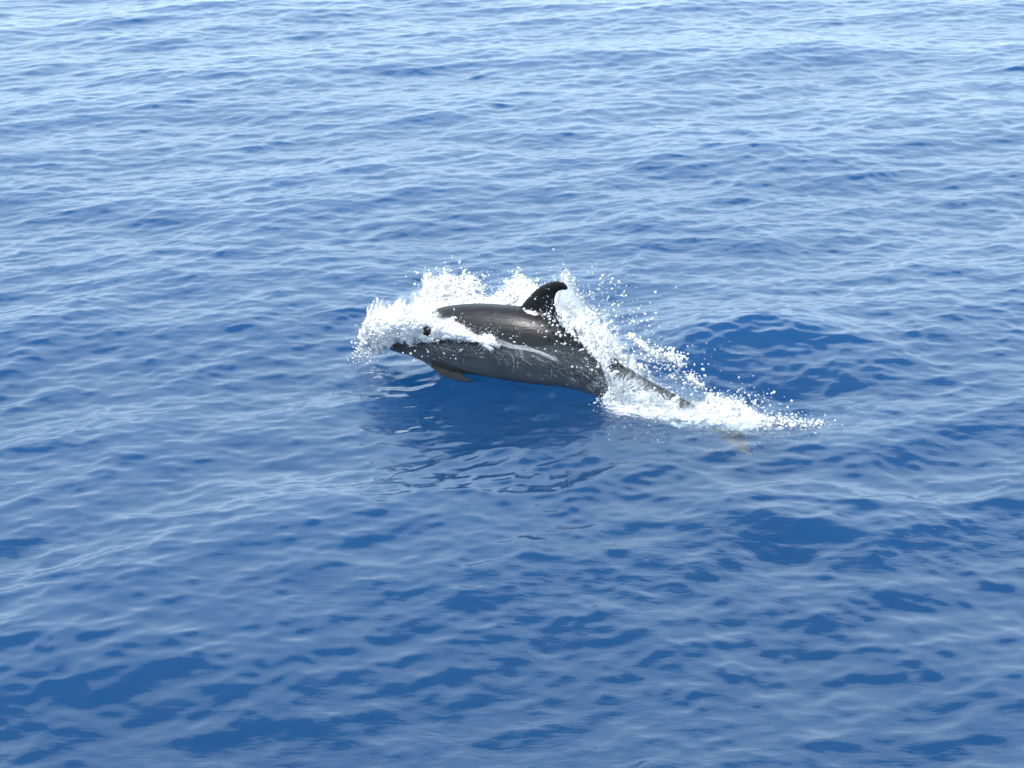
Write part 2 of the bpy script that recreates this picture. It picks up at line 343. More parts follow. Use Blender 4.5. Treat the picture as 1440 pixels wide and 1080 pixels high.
# near pectoral fin, reaching out and down into the water
k = np.argmin(np.abs(u - 6.2 / (len(ST) - 1)))
root = C[k] - U[k] * HR[k] * 0.62 + NRM * WR[k] * 0.55
tip = on_z(663, 543, -0.07)
def lerp(a, b, t): return a + (b - a) * t
def pect(rt, tp, sgn):
    d = tp - rt; Lp = np.linalg.norm(d); d = d / Lp; bk = T[k] - d * np.dot(T[k], d); bk /= np.linalg.norm(bk); w = Lp * 0.27
    ld = [rt - d * 0.06 - bk * w * .55, rt + d * Lp * .15 - bk * w * .62, rt + d * Lp * .45 - bk * w * .60, rt + d * Lp * .75 - bk * w * .25, rt + d * Lp * .93 + bk * w * .12, tp + bk * w * .38]
    tr_ = [rt - d * 0.06 + bk * w * .65, rt + d * Lp * .15 + bk * w * .60, rt + d * Lp * .45 + bk * w * .50, rt + d * Lp * .75 + bk * w * .45, rt + d * Lp * .93 + bk * w * .45, tp + bk * w * .46]
    ac = np.cross(d, bk); return fin_solid(ld, tr_, lambda t: 0.020 * (1 - t) + 0.008, ac / np.linalg.norm(ac))
pect_me = pect(root, tip, 1)
mir = lambda q: q - 2 * NRM * np.dot(q - C[k], NRM)
pect2_me = pect(mir(root), mir(tip), -1)
# flukes, flat under the water surface
e = C[-1] - np.array([0, 0, 0.03]); ft = T[-1] * np.array([1, 1, 0.35]); ft /= np.linalg.norm(ft)
def fluke(side):
    sd = side * NRM * (0.92 if side > 0 else 1.0)
    q = lambda a, b, z=0: e + ft * a + sd * b + np.array([0, 0, z])
    ld = [q(-.22, -.03), q(-.18, .03), q(-.10, .12, -.01), q(.0, .22, -.02), q(.10, .29, -.03), q(.18, .335, -.035)]
    tr_ = [q(.05, -.03), q(.055, .03), q(.11, .12, -.01), q(.145, .21, -.02), q(.175, .285, -.03), q(.195, .337, -.035)]
    ac = np.array([0, 0, 1.0]); return fin_solid(ld, tr_, lambda t: 0.020 * (1 - t) + 0.007, ac)
fl1, fl2 = fluke(1), fluke(-1)
bm = bmesh.new()
for me in (body_me, dorsal_me, pect_me, pect2_me, fl1, fl2):
    bm.from_mesh(me)
bmesh.ops.recalc_face_normals(bm, faces=bm.faces)
raw = bpy.data.meshes.new('raw'); bm.to_mesh(raw); bm.free()
tmp = bpy.data.objects.new('tmp', raw); col.objects.link(tmp)
md = tmp.modifiers.new('r', 'REMESH'); md.mode = 'VOXEL'; md.voxel_size = 0.0088; md.use_smooth_shade = True
md = tmp.modifiers.new('s', 'SMOOTH'); md.factor = 0.5; md.iterations = 4
dg = bpy.context.evaluated_depsgraph_get(); dg.update()
skin_me = bpy.data.meshes.new_from_object(tmp.evaluated_get(dg)); skin_me.name = 'body'
bpy.data.objects.remove(tmp)
nv = len(skin_me.vertices); co = np.empty(nv * 3, np.float32); skin_me.vertices.foreach_get('co', co); co = co.reshape(-1, 3).astype(float)
best = np.full(nv, 1e9); dor = np.zeros(nv)
for i in range(0, NS, 2):
    d = co - C[i]; dd = (d ** 2).sum(1); a = (d @ U[i]) / max(HR[i], .02); mk = dd < best
    best[mk] = dd[mk]; dor[mk] = a[mk]
near_i = np.argmin([((co - C[i]) ** 2).sum(1) for i in range(0, NS, 2)], axis=0) * 2
off_ax = np.sqrt(best) / np.interp(near_i, np.arange(NS), np.maximum(HR, .03))
finm = smooth(1.12, 1.35, off_ax) * (dor < 0.8) * ((np.abs(near_i - k) < 20) | (near_i > NS - 9))
for rt_, tp_ in ((root, tip), (mir(root), mir(tip))):
    dd_ = tp_ - rt_; Ll = np.linalg.norm(dd_); dd_ = dd_ / Ll; al_ = (co - rt_) @ dd_; pp_ = np.linalg.norm((co - rt_) - al_[:, None] * dd_, axis=1)
    finm = np.maximum(finm, smooth(0.02, 0.07, al_) * (pp_ < 0.13))
dor = np.where(finm > 0.5, 0.30, dor); dor = np.clip(dor, -1.2, 1.2)
bm = bmesh.new(); bm.from_mesh(skin_me); bvh = BVHTree.FromBMesh(bm); bm.free()
def on_skin(px, py, lift=0.004):
    r = ray(px, py); r = r / np.linalg.norm(r); h = bvh.ray_cast(Vector(CAM), Vector(r))
    return None if h[0] is None else np.array(h[0] + h[1] * lift)
s0, s1 = on_skin(736, 436.5, 0), on_skin(756, 443, 0); e1 = s1 - s0; half = np.linalg.norm(e1) / 2; e1 /= 2 * half; d = co - (s0 + s1) / 2
al_ = d @ e1; pe_ = np.sqrt(np.maximum((d ** 2).sum(1) - al_ ** 2, 0))
r_ = np.sqrt((al_ / half) ** 2 + ((pe_ + 0.003 * np.sin(al_ * 90)) / (0.017 + 0.005 * al_ / half)) ** 2)
scar = 1 - smooth(0.75, 1.1, r_)
for nme, val in (('dorsal', dor), ('scar', scar), ('fin', finm)):
    a_ = skin_me.attributes.new(nme, 'FLOAT', 'POINT'); a_.data.foreach_set('value', val.astype(np.float32))
for p in skin_me.polygons: p.use_smooth = True
base = P0 + np.array([0, 0, 0.0])
dolphin = bpy.data.objects.new('dolphin', None); col.objects.link(dolphin); dolphin.location = base; dolphin.empty_display_size = 0.3
dolphin['label'] = 'dark grey dolphin leaping through the sea with hooked dorsal fin'; dolphin['category'] = 'dolphin'
skin_me.transform(Matrix.Translation(-Vector(base)))
body = link('body', skin_me, M_SKIN, dolphin)
ke = np.argmin(np.abs(u - 5.7 / (len(ST) - 1)))
for sgn in (1, -1):
    bm = bmesh.new(); bmesh.ops.create_uvsphere(bm, u_segments=16, v_segments=10, radius=0.010)
    for v in bm.verts: v.co.x *= 1.25
    for f in bm.faces: f.smooth = True
    me = bpy.data.meshes.new('eye'); bm.to_mesh(me); bm.free()
    o = link('eye', me, M_EYE, dolphin)
    o.location = Vector(C[ke] - U[ke] * HR[ke] * 0.12 + sgn * NRM * WR[ke] * 0.965 - base); o.rotation_euler = (0, 0, -YAW)

# ------------------------------------------------------------------ splash
def blob_mesh(name, pts, rad, voxel):
    """one connected water surface round a cloud of points"""
    me = bpy.data.meshes.new('pts'); me.vertices.add(len(pts)); me.vertices.foreach_set('co', np.asarray(pts, np.float32).ravel())
    a_ = me.attributes.new('rad', 'FLOAT', 'POINT'); a_.data.foreach_set('value', np.asarray(rad, np.float32))
    o = bpy.data.objects.new('tmp', me); col.objects.link(o)
    ng = bpy.data.node_groups.new('blob', 'GeometryNodeTree')
    ng.interface.new_socket('Geometry', in_out='INPUT', socket_type='NodeSocketGeometry'); ng.interface.new_socket('Geometry', in_out='OUTPUT', socket_type='NodeSocketGeometry')
    N = ng.nodes.new; gi, go = N('NodeGroupInput'), N('NodeGroupOutput'); mp = N('GeometryNodeMeshToPoints'); pv = N('GeometryNodePointsToVolume'); vm = N('GeometryNodeVolumeToMesh')
    na = N('GeometryNodeInputNamedAttribute'); na.data_type = 'FLOAT'; na.inputs['Name'].default_value = 'rad'
    pv.resolution_mode = 'VOXEL_SIZE'; pv.inputs['Voxel Size'].default_value = voxel; pv.inputs['Density'].default_value = 1.0
    vm.resolution_mode = 'GRID'; vm.inputs['Threshold'].default_value = 0.12
    ng.links.new(gi.outputs[0], mp.inputs[0]); ng.links.new(mp.outputs[0], pv.inputs['Points']); ng.links.new(na.outputs[0], pv.inputs['Radius'])
    ng.links.new(pv.outputs[0], vm.inputs['Volume']); ng.links.new(vm.outputs[0], go.inputs[0])
    md = o.modifiers.new('b', 'NODES'); md.node_group = ng
    dg = bpy.context.evaluated_depsgraph_get(); dg.update()
    r = bpy.data.meshes.new_from_object(o.evaluated_get(dg)); r.name = name
    bpy.data.objects.remove(o); bpy.data.node_groups.remove(ng)
    r.polygons.foreach_set('use_smooth', np.ones(len(r.polygons), bool))
    return r
bm = bmesh.new(); bmesh.ops.create_icosphere(bm, subdivisions=1, radius=1.0); bmesh.ops.triangulate(bm, faces=bm.faces)
IV = np.array([v.co for v in bm.verts]); IF = np.array([[v.index for v in f.verts] for f in bm.faces]); bm.free()
bm = bmesh.new(); bmesh.ops.create_icosphere(bm, subdivisions=2, radius=1.0); IV2 = np.array([v.co for v in bm.verts]); IF2 = np.array([[v.index for v in f.verts] for f in bm.faces]); bm.free()
def drops_mesh(name, pts, rad, g):
    n = len(pts); parts = []; off = 0; Vs = []; Fs = []
    big = rad > 0.008
    for mask, iv, if_ in ((~big, IV, IF), (big, IV2, IF2)):
        p, r = pts[mask], rad[mask]
        if len(p) == 0: continue
        st = 1 + np.abs(g.normal(0, .7, (len(p), 1))); ax_ = g.normal(size=(len(p), 3)); ax_ /= np.linalg.norm(ax_, axis=1)[:, None]
        v = np.repeat(iv[None], len(p), 0) * (1 + 0.12 * g.normal(size=(len(p), len(iv), 1)))
        al = np.einsum('nvk,nk->nv', v, ax_)[..., None]
        v = (v + al * ax_[:, None] * (st[:, None] - 1)) * r[:, None, None] + p[:, None]
        Vs.append(v.reshape(-1, 3)); Fs.append((if_[None] + (np.arange(len(p)) * len(iv))[:, None, None]).reshape(-1, 3) + off); off += v.shape[0] * v.shape[1]
    return mesh_from(name, np.vstack(Vs), np.vstack(Fs))
def sheet_points(base, rim, n, g, thick=0.03, ragged=0.35, holes=0.2, curl=0.0, hole_scale=16.0, vmin=0.0, seed=0, r0=0.0072, r1=0.0046, out=None, layers=3, low=0.0):
    """points through thrown sheets of water, several thin layers from a base line to a ragged rim; lines are [(px, py, n)]"""
    B_ = np.array([on_body(*p) for p in base]); R_ = np.array([on_body(*p) for p in rim])
    P_, Q_ = [], []; len_u = np.linalg.norm(np.diff(B_, axis=0), axis=1).sum(); len_v = np.linalg.norm(R_.mean(0) - B_.mean(0))
    for ly in range(layers):
        m = n // layers; sd = seed + 31 * ly; f = (ly + 0.5) / layers - 0.5
        uu = g.random(m); vv = vmin + (1 - vmin) * g.random(m) ** 0.9
        b, r = curve(B_, uu), curve(R_, uu)
        fing = fbm(np.stack([uu * len_u, uu * 0 + sd, uu * 0], -1), 9.0, sd + 5, 4)
        vlim = (1.0 - 0.12 * ly) - ragged * (0.45 - 1.1 * fing)            # fingers along the rim
        lean = 0.10 * fbm(np.stack([vv * len_v * 2, uu * 0 + sd, uu * 0], -1), 6.0, sd + 4, 2)
        q = np.stack([uu * len_u + lean, vv * len_v * 0.40, uu * 0 + sd], -1)  # torn along the throw
        hole = fbm(q, hole_scale, sd + 9, 4)
        keep = (uu > 0.12 * (0.35 + fbm(np.stack([vv * len_v, vv * 0 + sd, vv * 0], -1), 16.0, sd + 7, 3))) & (vv < vlim) & (vv > low * (0.4 + 1.2 * fbm(np.stack([uu * len_u, uu * 0 + sd, uu * 0], -1), 14.0, sd + 6, 3))) & (hole > (holes * 2 - 1) * 0.55 + (vv / np.maximum(vlim, .05) - 0.8) * 0.75)
        p = b + (r - b) * vv[:, None] + (out if out is not None else 0) * (np.sin(vv * math.pi) * curl)[:, None]
        w = thick * 3.2 * f
        fold = np.stack([fbm(p, 7, sd + 1, 4), fbm(p, 7, sd + 2, 4), fbm(p, 7, sd + 3, 4)], -1)
        p = p + NRM * w + 0.035 * fold + g.normal(size=(m, 3)) * 0.0028
        rad = (r0 + (r1 - r0) * vv) * g.lognormal(0, 0.28, m) * (1 + 0.35 * np.clip(hole, -1, 1))
        p, rad, td = p[keep], rad[keep], (r - b)[keep]
        P_.append(p); Q_.append(rad)
        # ligaments: short threads drawn out along the throw
        li = g.random(len(p)) < 0.10; lp, ld = p[li], td[li] / (np.linalg.norm(td[li], axis=1)[:, None] + 1e-9)
        ld = ld + g.normal(size=ld.shape) * 0.35; ln = g.exponential(0.018, len(lp))
        for st in np.linspace(0.15, 1, 8):
            P_.append(lp + ld * (ln * st)[:, None] + np.array([0, 0, -0.4]) * ((ln * st) ** 2)[:, None]); Q_.append(np.full(len(lp), 0.0042 - 0.0016 * st))
    return np.vstack(P_), np.concatenate(Q_)
def membrane(name, defs, label):
    """torn, folded water sheets in layers as one mesh; flow = coordinates along the throw, air = how aerated it is"""
    V_, F_, FL, AI = [], [], [], []; off = 0
    for (base, rim, layers, thick, ragged, air, curl, out, sd0, low) in defs:
        B_ = np.array([on_body(*p) for p in base]); R_ = np.array([on_body(*p) for p in rim])
        len_u = np.linalg.norm(np.diff(B_, axis=0), axis=1).sum(); len_v = np.linalg.norm(R_.mean(0) - B_.mean(0))
        nu, nv_ = int(len_u / 0.007) + 4, int(len_v / 0.008) + 6
        for ly in range(layers):
            sd = sd0 + 31 * ly; f = (ly + 0.5) / layers - 0.5
            uu, vv = np.meshgrid(np.linspace(0, 1, nu), np.linspace(-0.02, 1.12, nv_), indexing='ij'); uf, vf = uu.ravel(), np.clip(vv.ravel(), 0, 1.12)
            b, r = curve(B_, uf), curve(R_, uf); q0 = np.stack([uf * len_u, uf * 0 + sd, uf * 0], -1)
            vlim = (1.04 - 0.10 * ly) - ragged * (0.45 - 1.1 * fbm(q0, 9.0, sd + 5, 5)); vlow = low * (0.4 + 1.2 * fbm(q0, 14.0, sd + 6, 3))
            p = b + (r - b) * vf[:, None] + (out if out is not None else 0) * (np.sin(np.clip(vf, 0, 1) * math.pi) * curl)[:, None]
            fold = np.stack([fbm(p, 7, sd + 1, 4), fbm(p, 7, sd + 2, 4), fbm(p, 7, sd + 3, 4)], -1)
            p = p + NRM * (thick * 3.2 * f) + 0.035 * fold + 0.006 * np.stack([fbm(p, 45, sd + k_, 2) for k_ in (11, 12, 13)], -1)
            ok = ((vf < vlim) & (vf >= vlow)).reshape(nu, nv_); fa_ = (ok[:-1, :-1] & ok[1:, :-1] & ok[1:, 1:] & ok[:-1, 1:]).ravel()
            ii = np.arange(nu * nv_).reshape(nu, nv_); q = np.stack([ii[:-1, :-1], ii[1:, :-1], ii[1:, 1:], ii[:-1, 1:]], -1).reshape(-1, 4)[fa_]
            lean = 0.08 * fbm(np.stack([vf * len_v * 2, uf * 0 + sd, uf * 0], -1), 6.0, sd + 4, 2)
            V_.append(p); F_.append(q + off); off += len(p)
            FL.append(np.stack([(uf * len_u + lean) * 34, vf * len_v * 12, uf * 0 + sd * 1.7], -1)); AI.append(air + 0.16 * fbm(p, 9, sd + 8, 2) - 0.24 * smooth(0.55, 1.0, vf / np.maximum(vlim, .05)) - 0.22 * (1 - smooth(0.0, 0.16, uf)) - 0.15 * smooth(0.9, 1.0, uf))
    V_ = np.vstack(V_); F_ = np.vstack(F_)
    eg = on_body(600, 465.5, 0.2); rr_ = ray(600, 465.5); rr_ = rr_ / np.linalg.norm(rr_); fc = V_[F_].mean(1) - eg
    F_ = F_[~((np.linalg.norm(np.cross(fc, rr_), axis=1) < 0.035 + 0.018 * fbm(fc, 22, 3)) & (fc @ NRM > -0.12))]
    used = np.zeros(len(V_), bool); used[F_.ravel()] = True; remap = np.cumsum(used) - 1
    me = mesh_from(name, V_[used], remap[F_])
    at = me.attributes.new('flow', 'FLOAT_VECTOR', 'POINT'); at.data.foreach_set('vector', np.vstack(FL)[used].astype(np.float32).ravel())
    at = me.attributes.new('air', 'FLOAT', 'POINT'); at.data.foreach_set('value', np.concatenate(AI)[used].astype(np.float32))
    return link(name, me, M_SHEET, kind='stuff', label=label, category='splash')
g = np.random.default_rng(5)
Z = lambda L, n0, n1=None: [(x, y, n0 + (0 if n1 is None else (n1 - n0) * i / (len(L) - 1))) for i, (x, y) in enumerate(L)]
drops_p, drops_r = [], []
def add_drops(p, r): drops_p.append(np.asarray(p)); drops_r.append(np.asarray(r))
def spray(pts, n, spread, rmed, up=0.0, sg=0.7):
    """loose drops scattered round a sample of points"""
    i = g.integers(0, len(pts), n); p = pts[i] + g.normal(size=(n, 3)) * spread + np.array([0, 0, up]) * np.abs(g.normal(size=(n, 1)))
    add_drops(p, rmed * g.lognormal(0, sg, n))
def line_spray(L, n_off, n, spread, rmed, sg=0.5):
    P = np.array([on_body(x, y, n_off) for x, y in L]); p = curve(P, g.random(n)) + g.normal(size=(n, 3)) * spread
    add_drops(p, rmed * g.lognormal(0, sg, n))

# far sheet thrown up behind the back
fb = Z([(575, 450), (610, 440), (650, 436), (700, 436), (740, 438), (775, 440), (800, 455)], -0.16)
frim = Z([(578, 398), (596, 384), (614, 370), (640, 372), (662, 388), (690, 410), (708, 388), (722, 366), (742, 374), (762, 388), (778, 382), (796, 378), (806, 398)], -0.42)
p1, r1 = sheet_points(fb, frim, 42000, g, thick=0.03, ragged=0.42, holes=0.66, seed=1)
far_splash = link('back_splash', blob_mesh('back_splash', p1, r1, 0.0056), M_FOAM, kind='stuff', label='lacy white sheet of water thrown up behind the back of the dolphin', category='splash')
spray(p1, 1200, 0.022, 0.0022); spray(p1, 500, 0.05, 0.003, 0.05)
# the mass of water breaking over the head
hb = Z([(522, 494), (530, 497), (545, 493), (558, 486), (575, 484), (600, 481), (640, 478), (680, 482), (705, 490)], 0.12, 0.27)
hrim = Z([(514, 448), (518, 424), (532, 417), (556, 418), (584, 414), (612, 424), (640, 446), (668, 462), (698, 476)], 0.02, 0.22)
p2, r2 = sheet_points(hb, hrim, 34000, g, thick=0.03, ragged=0.22, holes=0.62, seed=21, low=0.3, curl=0.08, out=NRM + np.array([0, 0, .2]))
p3b = Z([(522, 494), (536, 494), (554, 484), (580, 470), (610, 455)], -0.05); p3r = Z([(522, 436), (540, 420), (562, 414), (590, 410), (618, 420)], -0.22)
p3, r3 = sheet_points(p3b, p3r, 16000, g, thick=0.04, ragged=0.25, holes=0.62, seed=31, low=0.25, layers=4)
ph, rh = np.vstack([p2, p3]), np.concatenate([r2, r3])
# a gap beside the eye, through which the skin shows
eg = on_body(600, 465.5, 0.2); dgap = ph - eg; perp = np.linalg.norm(np.cross(dgap, ray(600, 465.5) / np.linalg.norm(ray(600, 465.5))), axis=1)
kp = ~((perp < 0.041 + 0.018 * fbm(ph, 22, 3)) & (dgap @ NRM > -0.12)); ph, rh = ph[kp], rh[kp]
link('head_splash', blob_mesh('head_splash', ph, rh, 0.0056), M_FOAM, kind='stuff', label='thick white water breaking over the head of the dolphin', category='splash')
spray(ph, 1000, 0.022, 0.0022)
line_spray([(500, 500), (508, 492), (520, 500), (500, 508)], 0.1, 260, 0.035, 0.003)
# sheet sliding off the back between fin and tail
rb = Z([(786, 446), (806, 468), (832, 492), (852, 518), (866, 548), (890, 566), (930, 580), (968, 590)], 0.03, 0.12)
rrim = Z([(798, 384), (812, 410), (834, 430), (858, 450), (884, 478), (908, 512), (944, 546), (984, 572)], -0.22, -0.06)
p4, r4 = sheet_points(rb, rrim, 42000, g, thick=0.03, ragged=0.30, holes=0.68, seed=41)
lowm = np.argsort(g.random(len(p4)))
link('tail_stock_splash', blob_mesh('tail_stock_splash', p4, r4, 0.0056), M_FOAM, kind='stuff', label='white water pouring off the back between dorsal fin and tail', category='splash')
spray(p4, 1400, 0.025, 0.0024); spray(p4, 500, 0.06, 0.0028, 0.06)
# foam round the tail stock
p5b = Z([(846, 568), (862, 573), (880, 578), (920, 590), (960, 598), (1000, 602), (1040, 604), (1076, 602)], 0.16, 0.10); p5r = Z([(852, 560), (874, 556), (890, 555), (925, 572), (960, 572), (1005, 552), (1040, 560), (1074, 584)], 0.10, -0.02)
p5, r5 = sheet_points(p5b, p5r, 30000, g, thick=0.03, ragged=0.45, holes=0.56, seed=51, low=0.3)
p6b = Z([(960, 592), (1000, 600), (1040, 602), (1085, 600)], -0.02); p6r = Z([(965, 562), (1008, 548), (1042, 558), (1088, 590)], -0.14)
p6, r6 = sheet_points(p6b, p6r, 12000, g, thick=0.025, ragged=0.5, holes=0.52, seed=61)
p7b = Z([(846, 562), (858, 566), (872, 572), (910, 586), (950, 596), (985, 602)], 0.17, 0.07); p7r = Z([(866, 516), (878, 514), (890, 512), (925, 534), (958, 553), (990, 574)], 0.10, 0.03)
p7, r7 = sheet_points(p7b, p7r, 24000, g, thick=0.012, ragged=0.2, holes=0.86, seed=71, layers=2)
pw = np.array([on_z(x, y) for x, y in zip(g.normal(1112, 24, 230), g.normal(593, 4, 230))]); pw[:, 2] = sea_z(pw) + 0.004
pt, rt = np.vstack([p5, p6, p7, pw]), np.concatenate([r5, r6, r7, .006 * g.lognormal(0, .4, len(pw))])
link('tail_splash', blob_mesh('tail_splash', pt, rt, 0.0056), M_FOAM, kind='stuff', label='low white churned foam where the tail cuts the sea', category='splash')
spray(pt, 800, 0.025, 0.0022, 0.02)
# strand of drops flung off behind
strand = [(888, 470), (900, 484), (918, 497), (938, 501), (952, 506), (962, 520), (980, 540), (1000, 558), (1010, 570)]
SP = np.array([on_body(x, y, -0.12) for x, y in strand]); us = g.random(900); ps = curve(SP, us)
cl = fbm(np.stack([us * 12, us * 0, us * 0], -1), 2.0, 77, 3); kp = cl > -0.15; ps = ps[kp] + g.normal(size=(kp.sum(), 3)) * 0.009
link('water_strand', blob_mesh('water_strand', ps, 0.0075 * g.lognormal(0, .35, len(ps)), 0.005), M_FOAM, kind='stuff', label='arching strand of white water flung out over the tail', category='splash')
spray(ps, 380, 0.035, 0.0042); spray(ps - np.array([0, 0, .06]), 200, 0.05, 0.004)
# thin clear sheet right behind the fin
tb = [on_body(x, y, 0.0) for x, y in ((784, 420), (784, 432), (790, 446), (800, 458), (815, 472))]
tr2 = [on_body(x, y, -0.12) for x, y in ((795, 379), (804, 394), (812, 412), (822, 428), (838, 440))]
nu, nv_ = 36, 18; tu, tv = np.linspace(0, 1, nu), np.linspace(0, 1, nv_)
TB, TR = curve(tb, tu), curve(tr2, tu)
sv = TB[:, None] + (TR - TB)[:, None] * tv[None, :, None]
sv += 0.012 * np.stack([fbm(sv, 8, 91), fbm(sv, 8, 92), fbm(sv, 8, 93)], -1)
bot = sv - NRM * 0.004
vv_ = np.vstack([sv.reshape(-1, 3), bot.reshape(-1, 3)]); ii = np.arange(nu * nv_).reshape(nu, nv_); off = nu * nv_
q = np.stack([ii[:-1, :-1], ii[1:, :-1], ii[1:, 1:], ii[:-1, 1:]], -1).reshape(-1, 4); fq = [q, q[:, ::-1] + off]
for ed in (ii[0], ii[-1], ii[:, 0], ii[:, -1]):
    fq.append(np.stack([ed[:-1], ed[1:], ed[1:] + off, ed[:-1] + off], -1))
link('water_sheet', mesh_from('water_sheet', vv_, np.vstack(fq)), M_FILM, kind='stuff', label='thin clear sheet of water trailing off the dorsal fin', category='splash')
line_spray([(795, 379), (804, 394), (812, 412), (822, 428)], -0.12, 220, 0.010, 0.0026)
HU = NRM + np.array([0, 0, .2])
membrane('back_sheet', [(fb, frim, 3, 0.03, 0.40, 0.07, 0, None, 201, 0)], 'streaky white sheet of water rising behind the back of the dolphin')
membrane('head_sheet', [(hb, hrim, 3, 0.03, 0.22, 0.13, 0.08, HU, 301, 0.25), (p3b, p3r, 3, 0.04, 0.25, 0.12, 0, None, 401, 0.2)], 'streaky white sheet of water folding over the head of the dolphin')
membrane('flank_sheet', [(rb, rrim, 4, 0.03, 0.30, 0.06, 0, None, 501, 0), (p7b, p7r, 2, 0.012, 0.08, 0.02, 0.02, NRM, 601, 0)], 'streaky white veil of water sliding down over the tail stock')
membrane('tail_sheet', [(p5b, p5r, 3, 0.03, 0.4, 0.09, 0, None, 701, 0.2), (p6b, p6r, 2, 0.03, 0.5, 0.08, 0, None, 801, 0)], 'ragged white sheets of water standing round the tail')
# streaks of water running down the flank
TV, TF = [], []
def run(L, r0, wob=0.004, n=22):
    """a fine run of water lying on the skin"""
    P = [on_skin(x, y, 0.001) for x, y in L]; P = [p for p in P if p is not None]
    if len(P) < 2: return
    c = curve(P, np.linspace(0, 1, n)); t = np.linspace(0, 1, n); s_ = g.random() * 50
    c = c + wob * np.stack([fbm(np.stack([t * 3, t * 0 + s_, t * 0 + k_], -1), 2.0, 3, 3) for k_ in range(3)], -1)
    d = np.gradient(c, axis=0); d /= np.linalg.norm(d, axis=1)[:, None] + 1e-9
    a_ = np.cross(d, NRM); a_ /= np.linalg.norm(a_, axis=1)[:, None] + 1e-9; b_ = np.cross(d, a_)
    rr = r0 * np.sin(math.pi * np.clip(t, 0.02, 0.98)) ** 0.6 * (0.7 + 0.6 * g.random(n)); o = len(TV) * 0 + sum(len(x) for x in TV)
    ring_ = np.stack([c + rr[:, None] * (math.cos(w) * a_ + math.sin(w) * b_) for w in (0, 1.2566, 2.5133, 3.7699, 5.0265)], 1)
    TV.append(ring_.reshape(-1, 3)); i = np.arange(n - 1)[:, None] * 5; j = np.arange(5)[None]; j2 = (j + 1) % 5
    TF.append((np.stack([i + j, i + j2, i + 5 + j2, i + 5 + j], -1) + o).reshape(-1, 4))
for k_ in range(14):                                                     # the long film curving off the shoulder
    o_ = g.normal(0, 2.2); run([(690, 477 + o_), (705, 482 + o_), (722, 487 + o_ * .8), (740, 490 + o_ * .7), (757, 495 + o_ * .5), (770, 500 + o_ * .4), (782 + 4 * g.random(), 507)], g.uniform(.002, .0045), .006, 40)
for k_ in range(10):
    x = g.uniform(750, 768); y = 489 + (x - 740) * .42 + g.normal(0, 1.5); run([(x, y), (x + 9, y + 4), (x + 18, y + 9)], g.uniform(.002, .004))
for k_ in range(10):                                                    # falling runs under the shoulder
    x = g.uniform(690, 732); y = g.uniform(486, 496); run([(x, y), (x + g.uniform(2, 10), y + 9), (x + g.uniform(0, 16), y + g.uniform(16, 30))], g.uniform(.0012, .0026))
for (x, y, l) in ((722, 506, 18), (727, 508, 13), (713, 505, 14), (775, 516, 18), (628, 474, 9), (657, 477, 10), (606, 478, 9), (812, 530, 22), (835, 535, 24), (846, 528, 30)):
    run([(x, y), (x + 1, y + l * .5), (x - 1, y + l)], .0028)
for k_ in range(16):                                                   # water sheeting back over the rear flank
    x = g.uniform(735, 872); y0, y1 = np.interp(x, [735, 785, 820, 872], [498, 490, 492, 520]), np.interp(x, [735, 785, 820, 872], [530, 540, 548, 570]); y = g.uniform(y0, y1); l = g.uniform(8, 26)
    run([(x, y), (x + l * .5, y + l * g.uniform(.1, .35)), (x + l, y + l * g.uniform(.35, .9))], g.uniform(.0007, .0019), .005)
for k_ in range(10):
    x = g.uniform(600, 720); y = g.uniform(488, 506); l = g.uniform(5, 16); run([(x, y), (x + l * .6, y + l * .1), (x + l, y + l * g.uniform(.1, .5))], g.uniform(.0006, .0013), .008)
link('water_runs', mesh_from('water_runs', np.vstack(TV), np.vstack(TF)), M_RUNS, kind='stuff', label='white runs of water streaming down the flank of the dolphin', category='splash')
# a broken film of water sliding back over the flank
def film(name, xs, top, bot, slope, air, sd, label):
    nx_, nv2 = int((xs[-1] - xs[0]) / 1.1), 44; V_, ID, FL, AI = [], -np.ones((nx_, nv2), int), [], []
    for i_, x in enumerate(np.linspace(xs[0], xs[-1], nx_)):
        y0, y1 = np.interp(x, xs, top), np.interp(x, xs, bot)
        for j_, v in enumerate(np.linspace(0, 1, nv2)):
            y = y0 + (y1 - y0) * v; p = on_skin(x, y, 0.0035)
            if p is None: continue
            ID[i_, j_] = len(V_); V_.append(p); c_, s_ = math.cos(slope), math.sin(slope); a_, b_ = (x * c_ + y * s_) * .005, (-x * s_ + y * c_) * .005
            FL.append((b_ * 70, a_ * 13, sd)); u_ = i_ / (nx_ - 1); AI.append(air - 0.25 * (1 - smooth(0, .2, v)) - 0.12 * smooth(.8, 1, v) - 0.3 * (1 - smooth(0, .15, u_)))
    V_ = np.array(V_); q = np.stack([ID[:-1, :-1], ID[1:, :-1], ID[1:, 1:], ID[:-1, 1:]], -1).reshape(-1, 4); q = q[(q >= 0).all(1)]
    q = q[np.ptp(V_[q], axis=1).max(1) < 0.05]
    AI = np.array(AI) + 0.12 * fbm(V_, 8, sd, 3); FL = np.array(FL); FL[:, 0] += 2.0 * fbm(V_, 9, sd + 1, 2)
    me = mesh_from(name, V_, q)
    at = me.attributes.new('flow', 'FLOAT_VECTOR', 'POINT'); at.data.foreach_set('vector', FL.astype(np.float32).ravel())
    at = me.attributes.new('air', 'FLOAT', 'POINT'); at.data.foreach_set('value', AI.astype(np.float32))
    link(name, me, M_SHEET, kind='stuff', label=label, category='splash')
film('flank_film', [700, 740, 785, 820, 872], [484, 490, 484, 490, 515], [528, 536, 544, 552, 572], R(32), -0.13, 5, 'thin streaky film of water running back along the rear flank')
film('cheek_film', [585, 620, 660, 705], [482, 484, 484, 488], [502, 512, 520, 526], R(12), -0.14, 9, 'faint streaks of water on the cheek below the white splash')
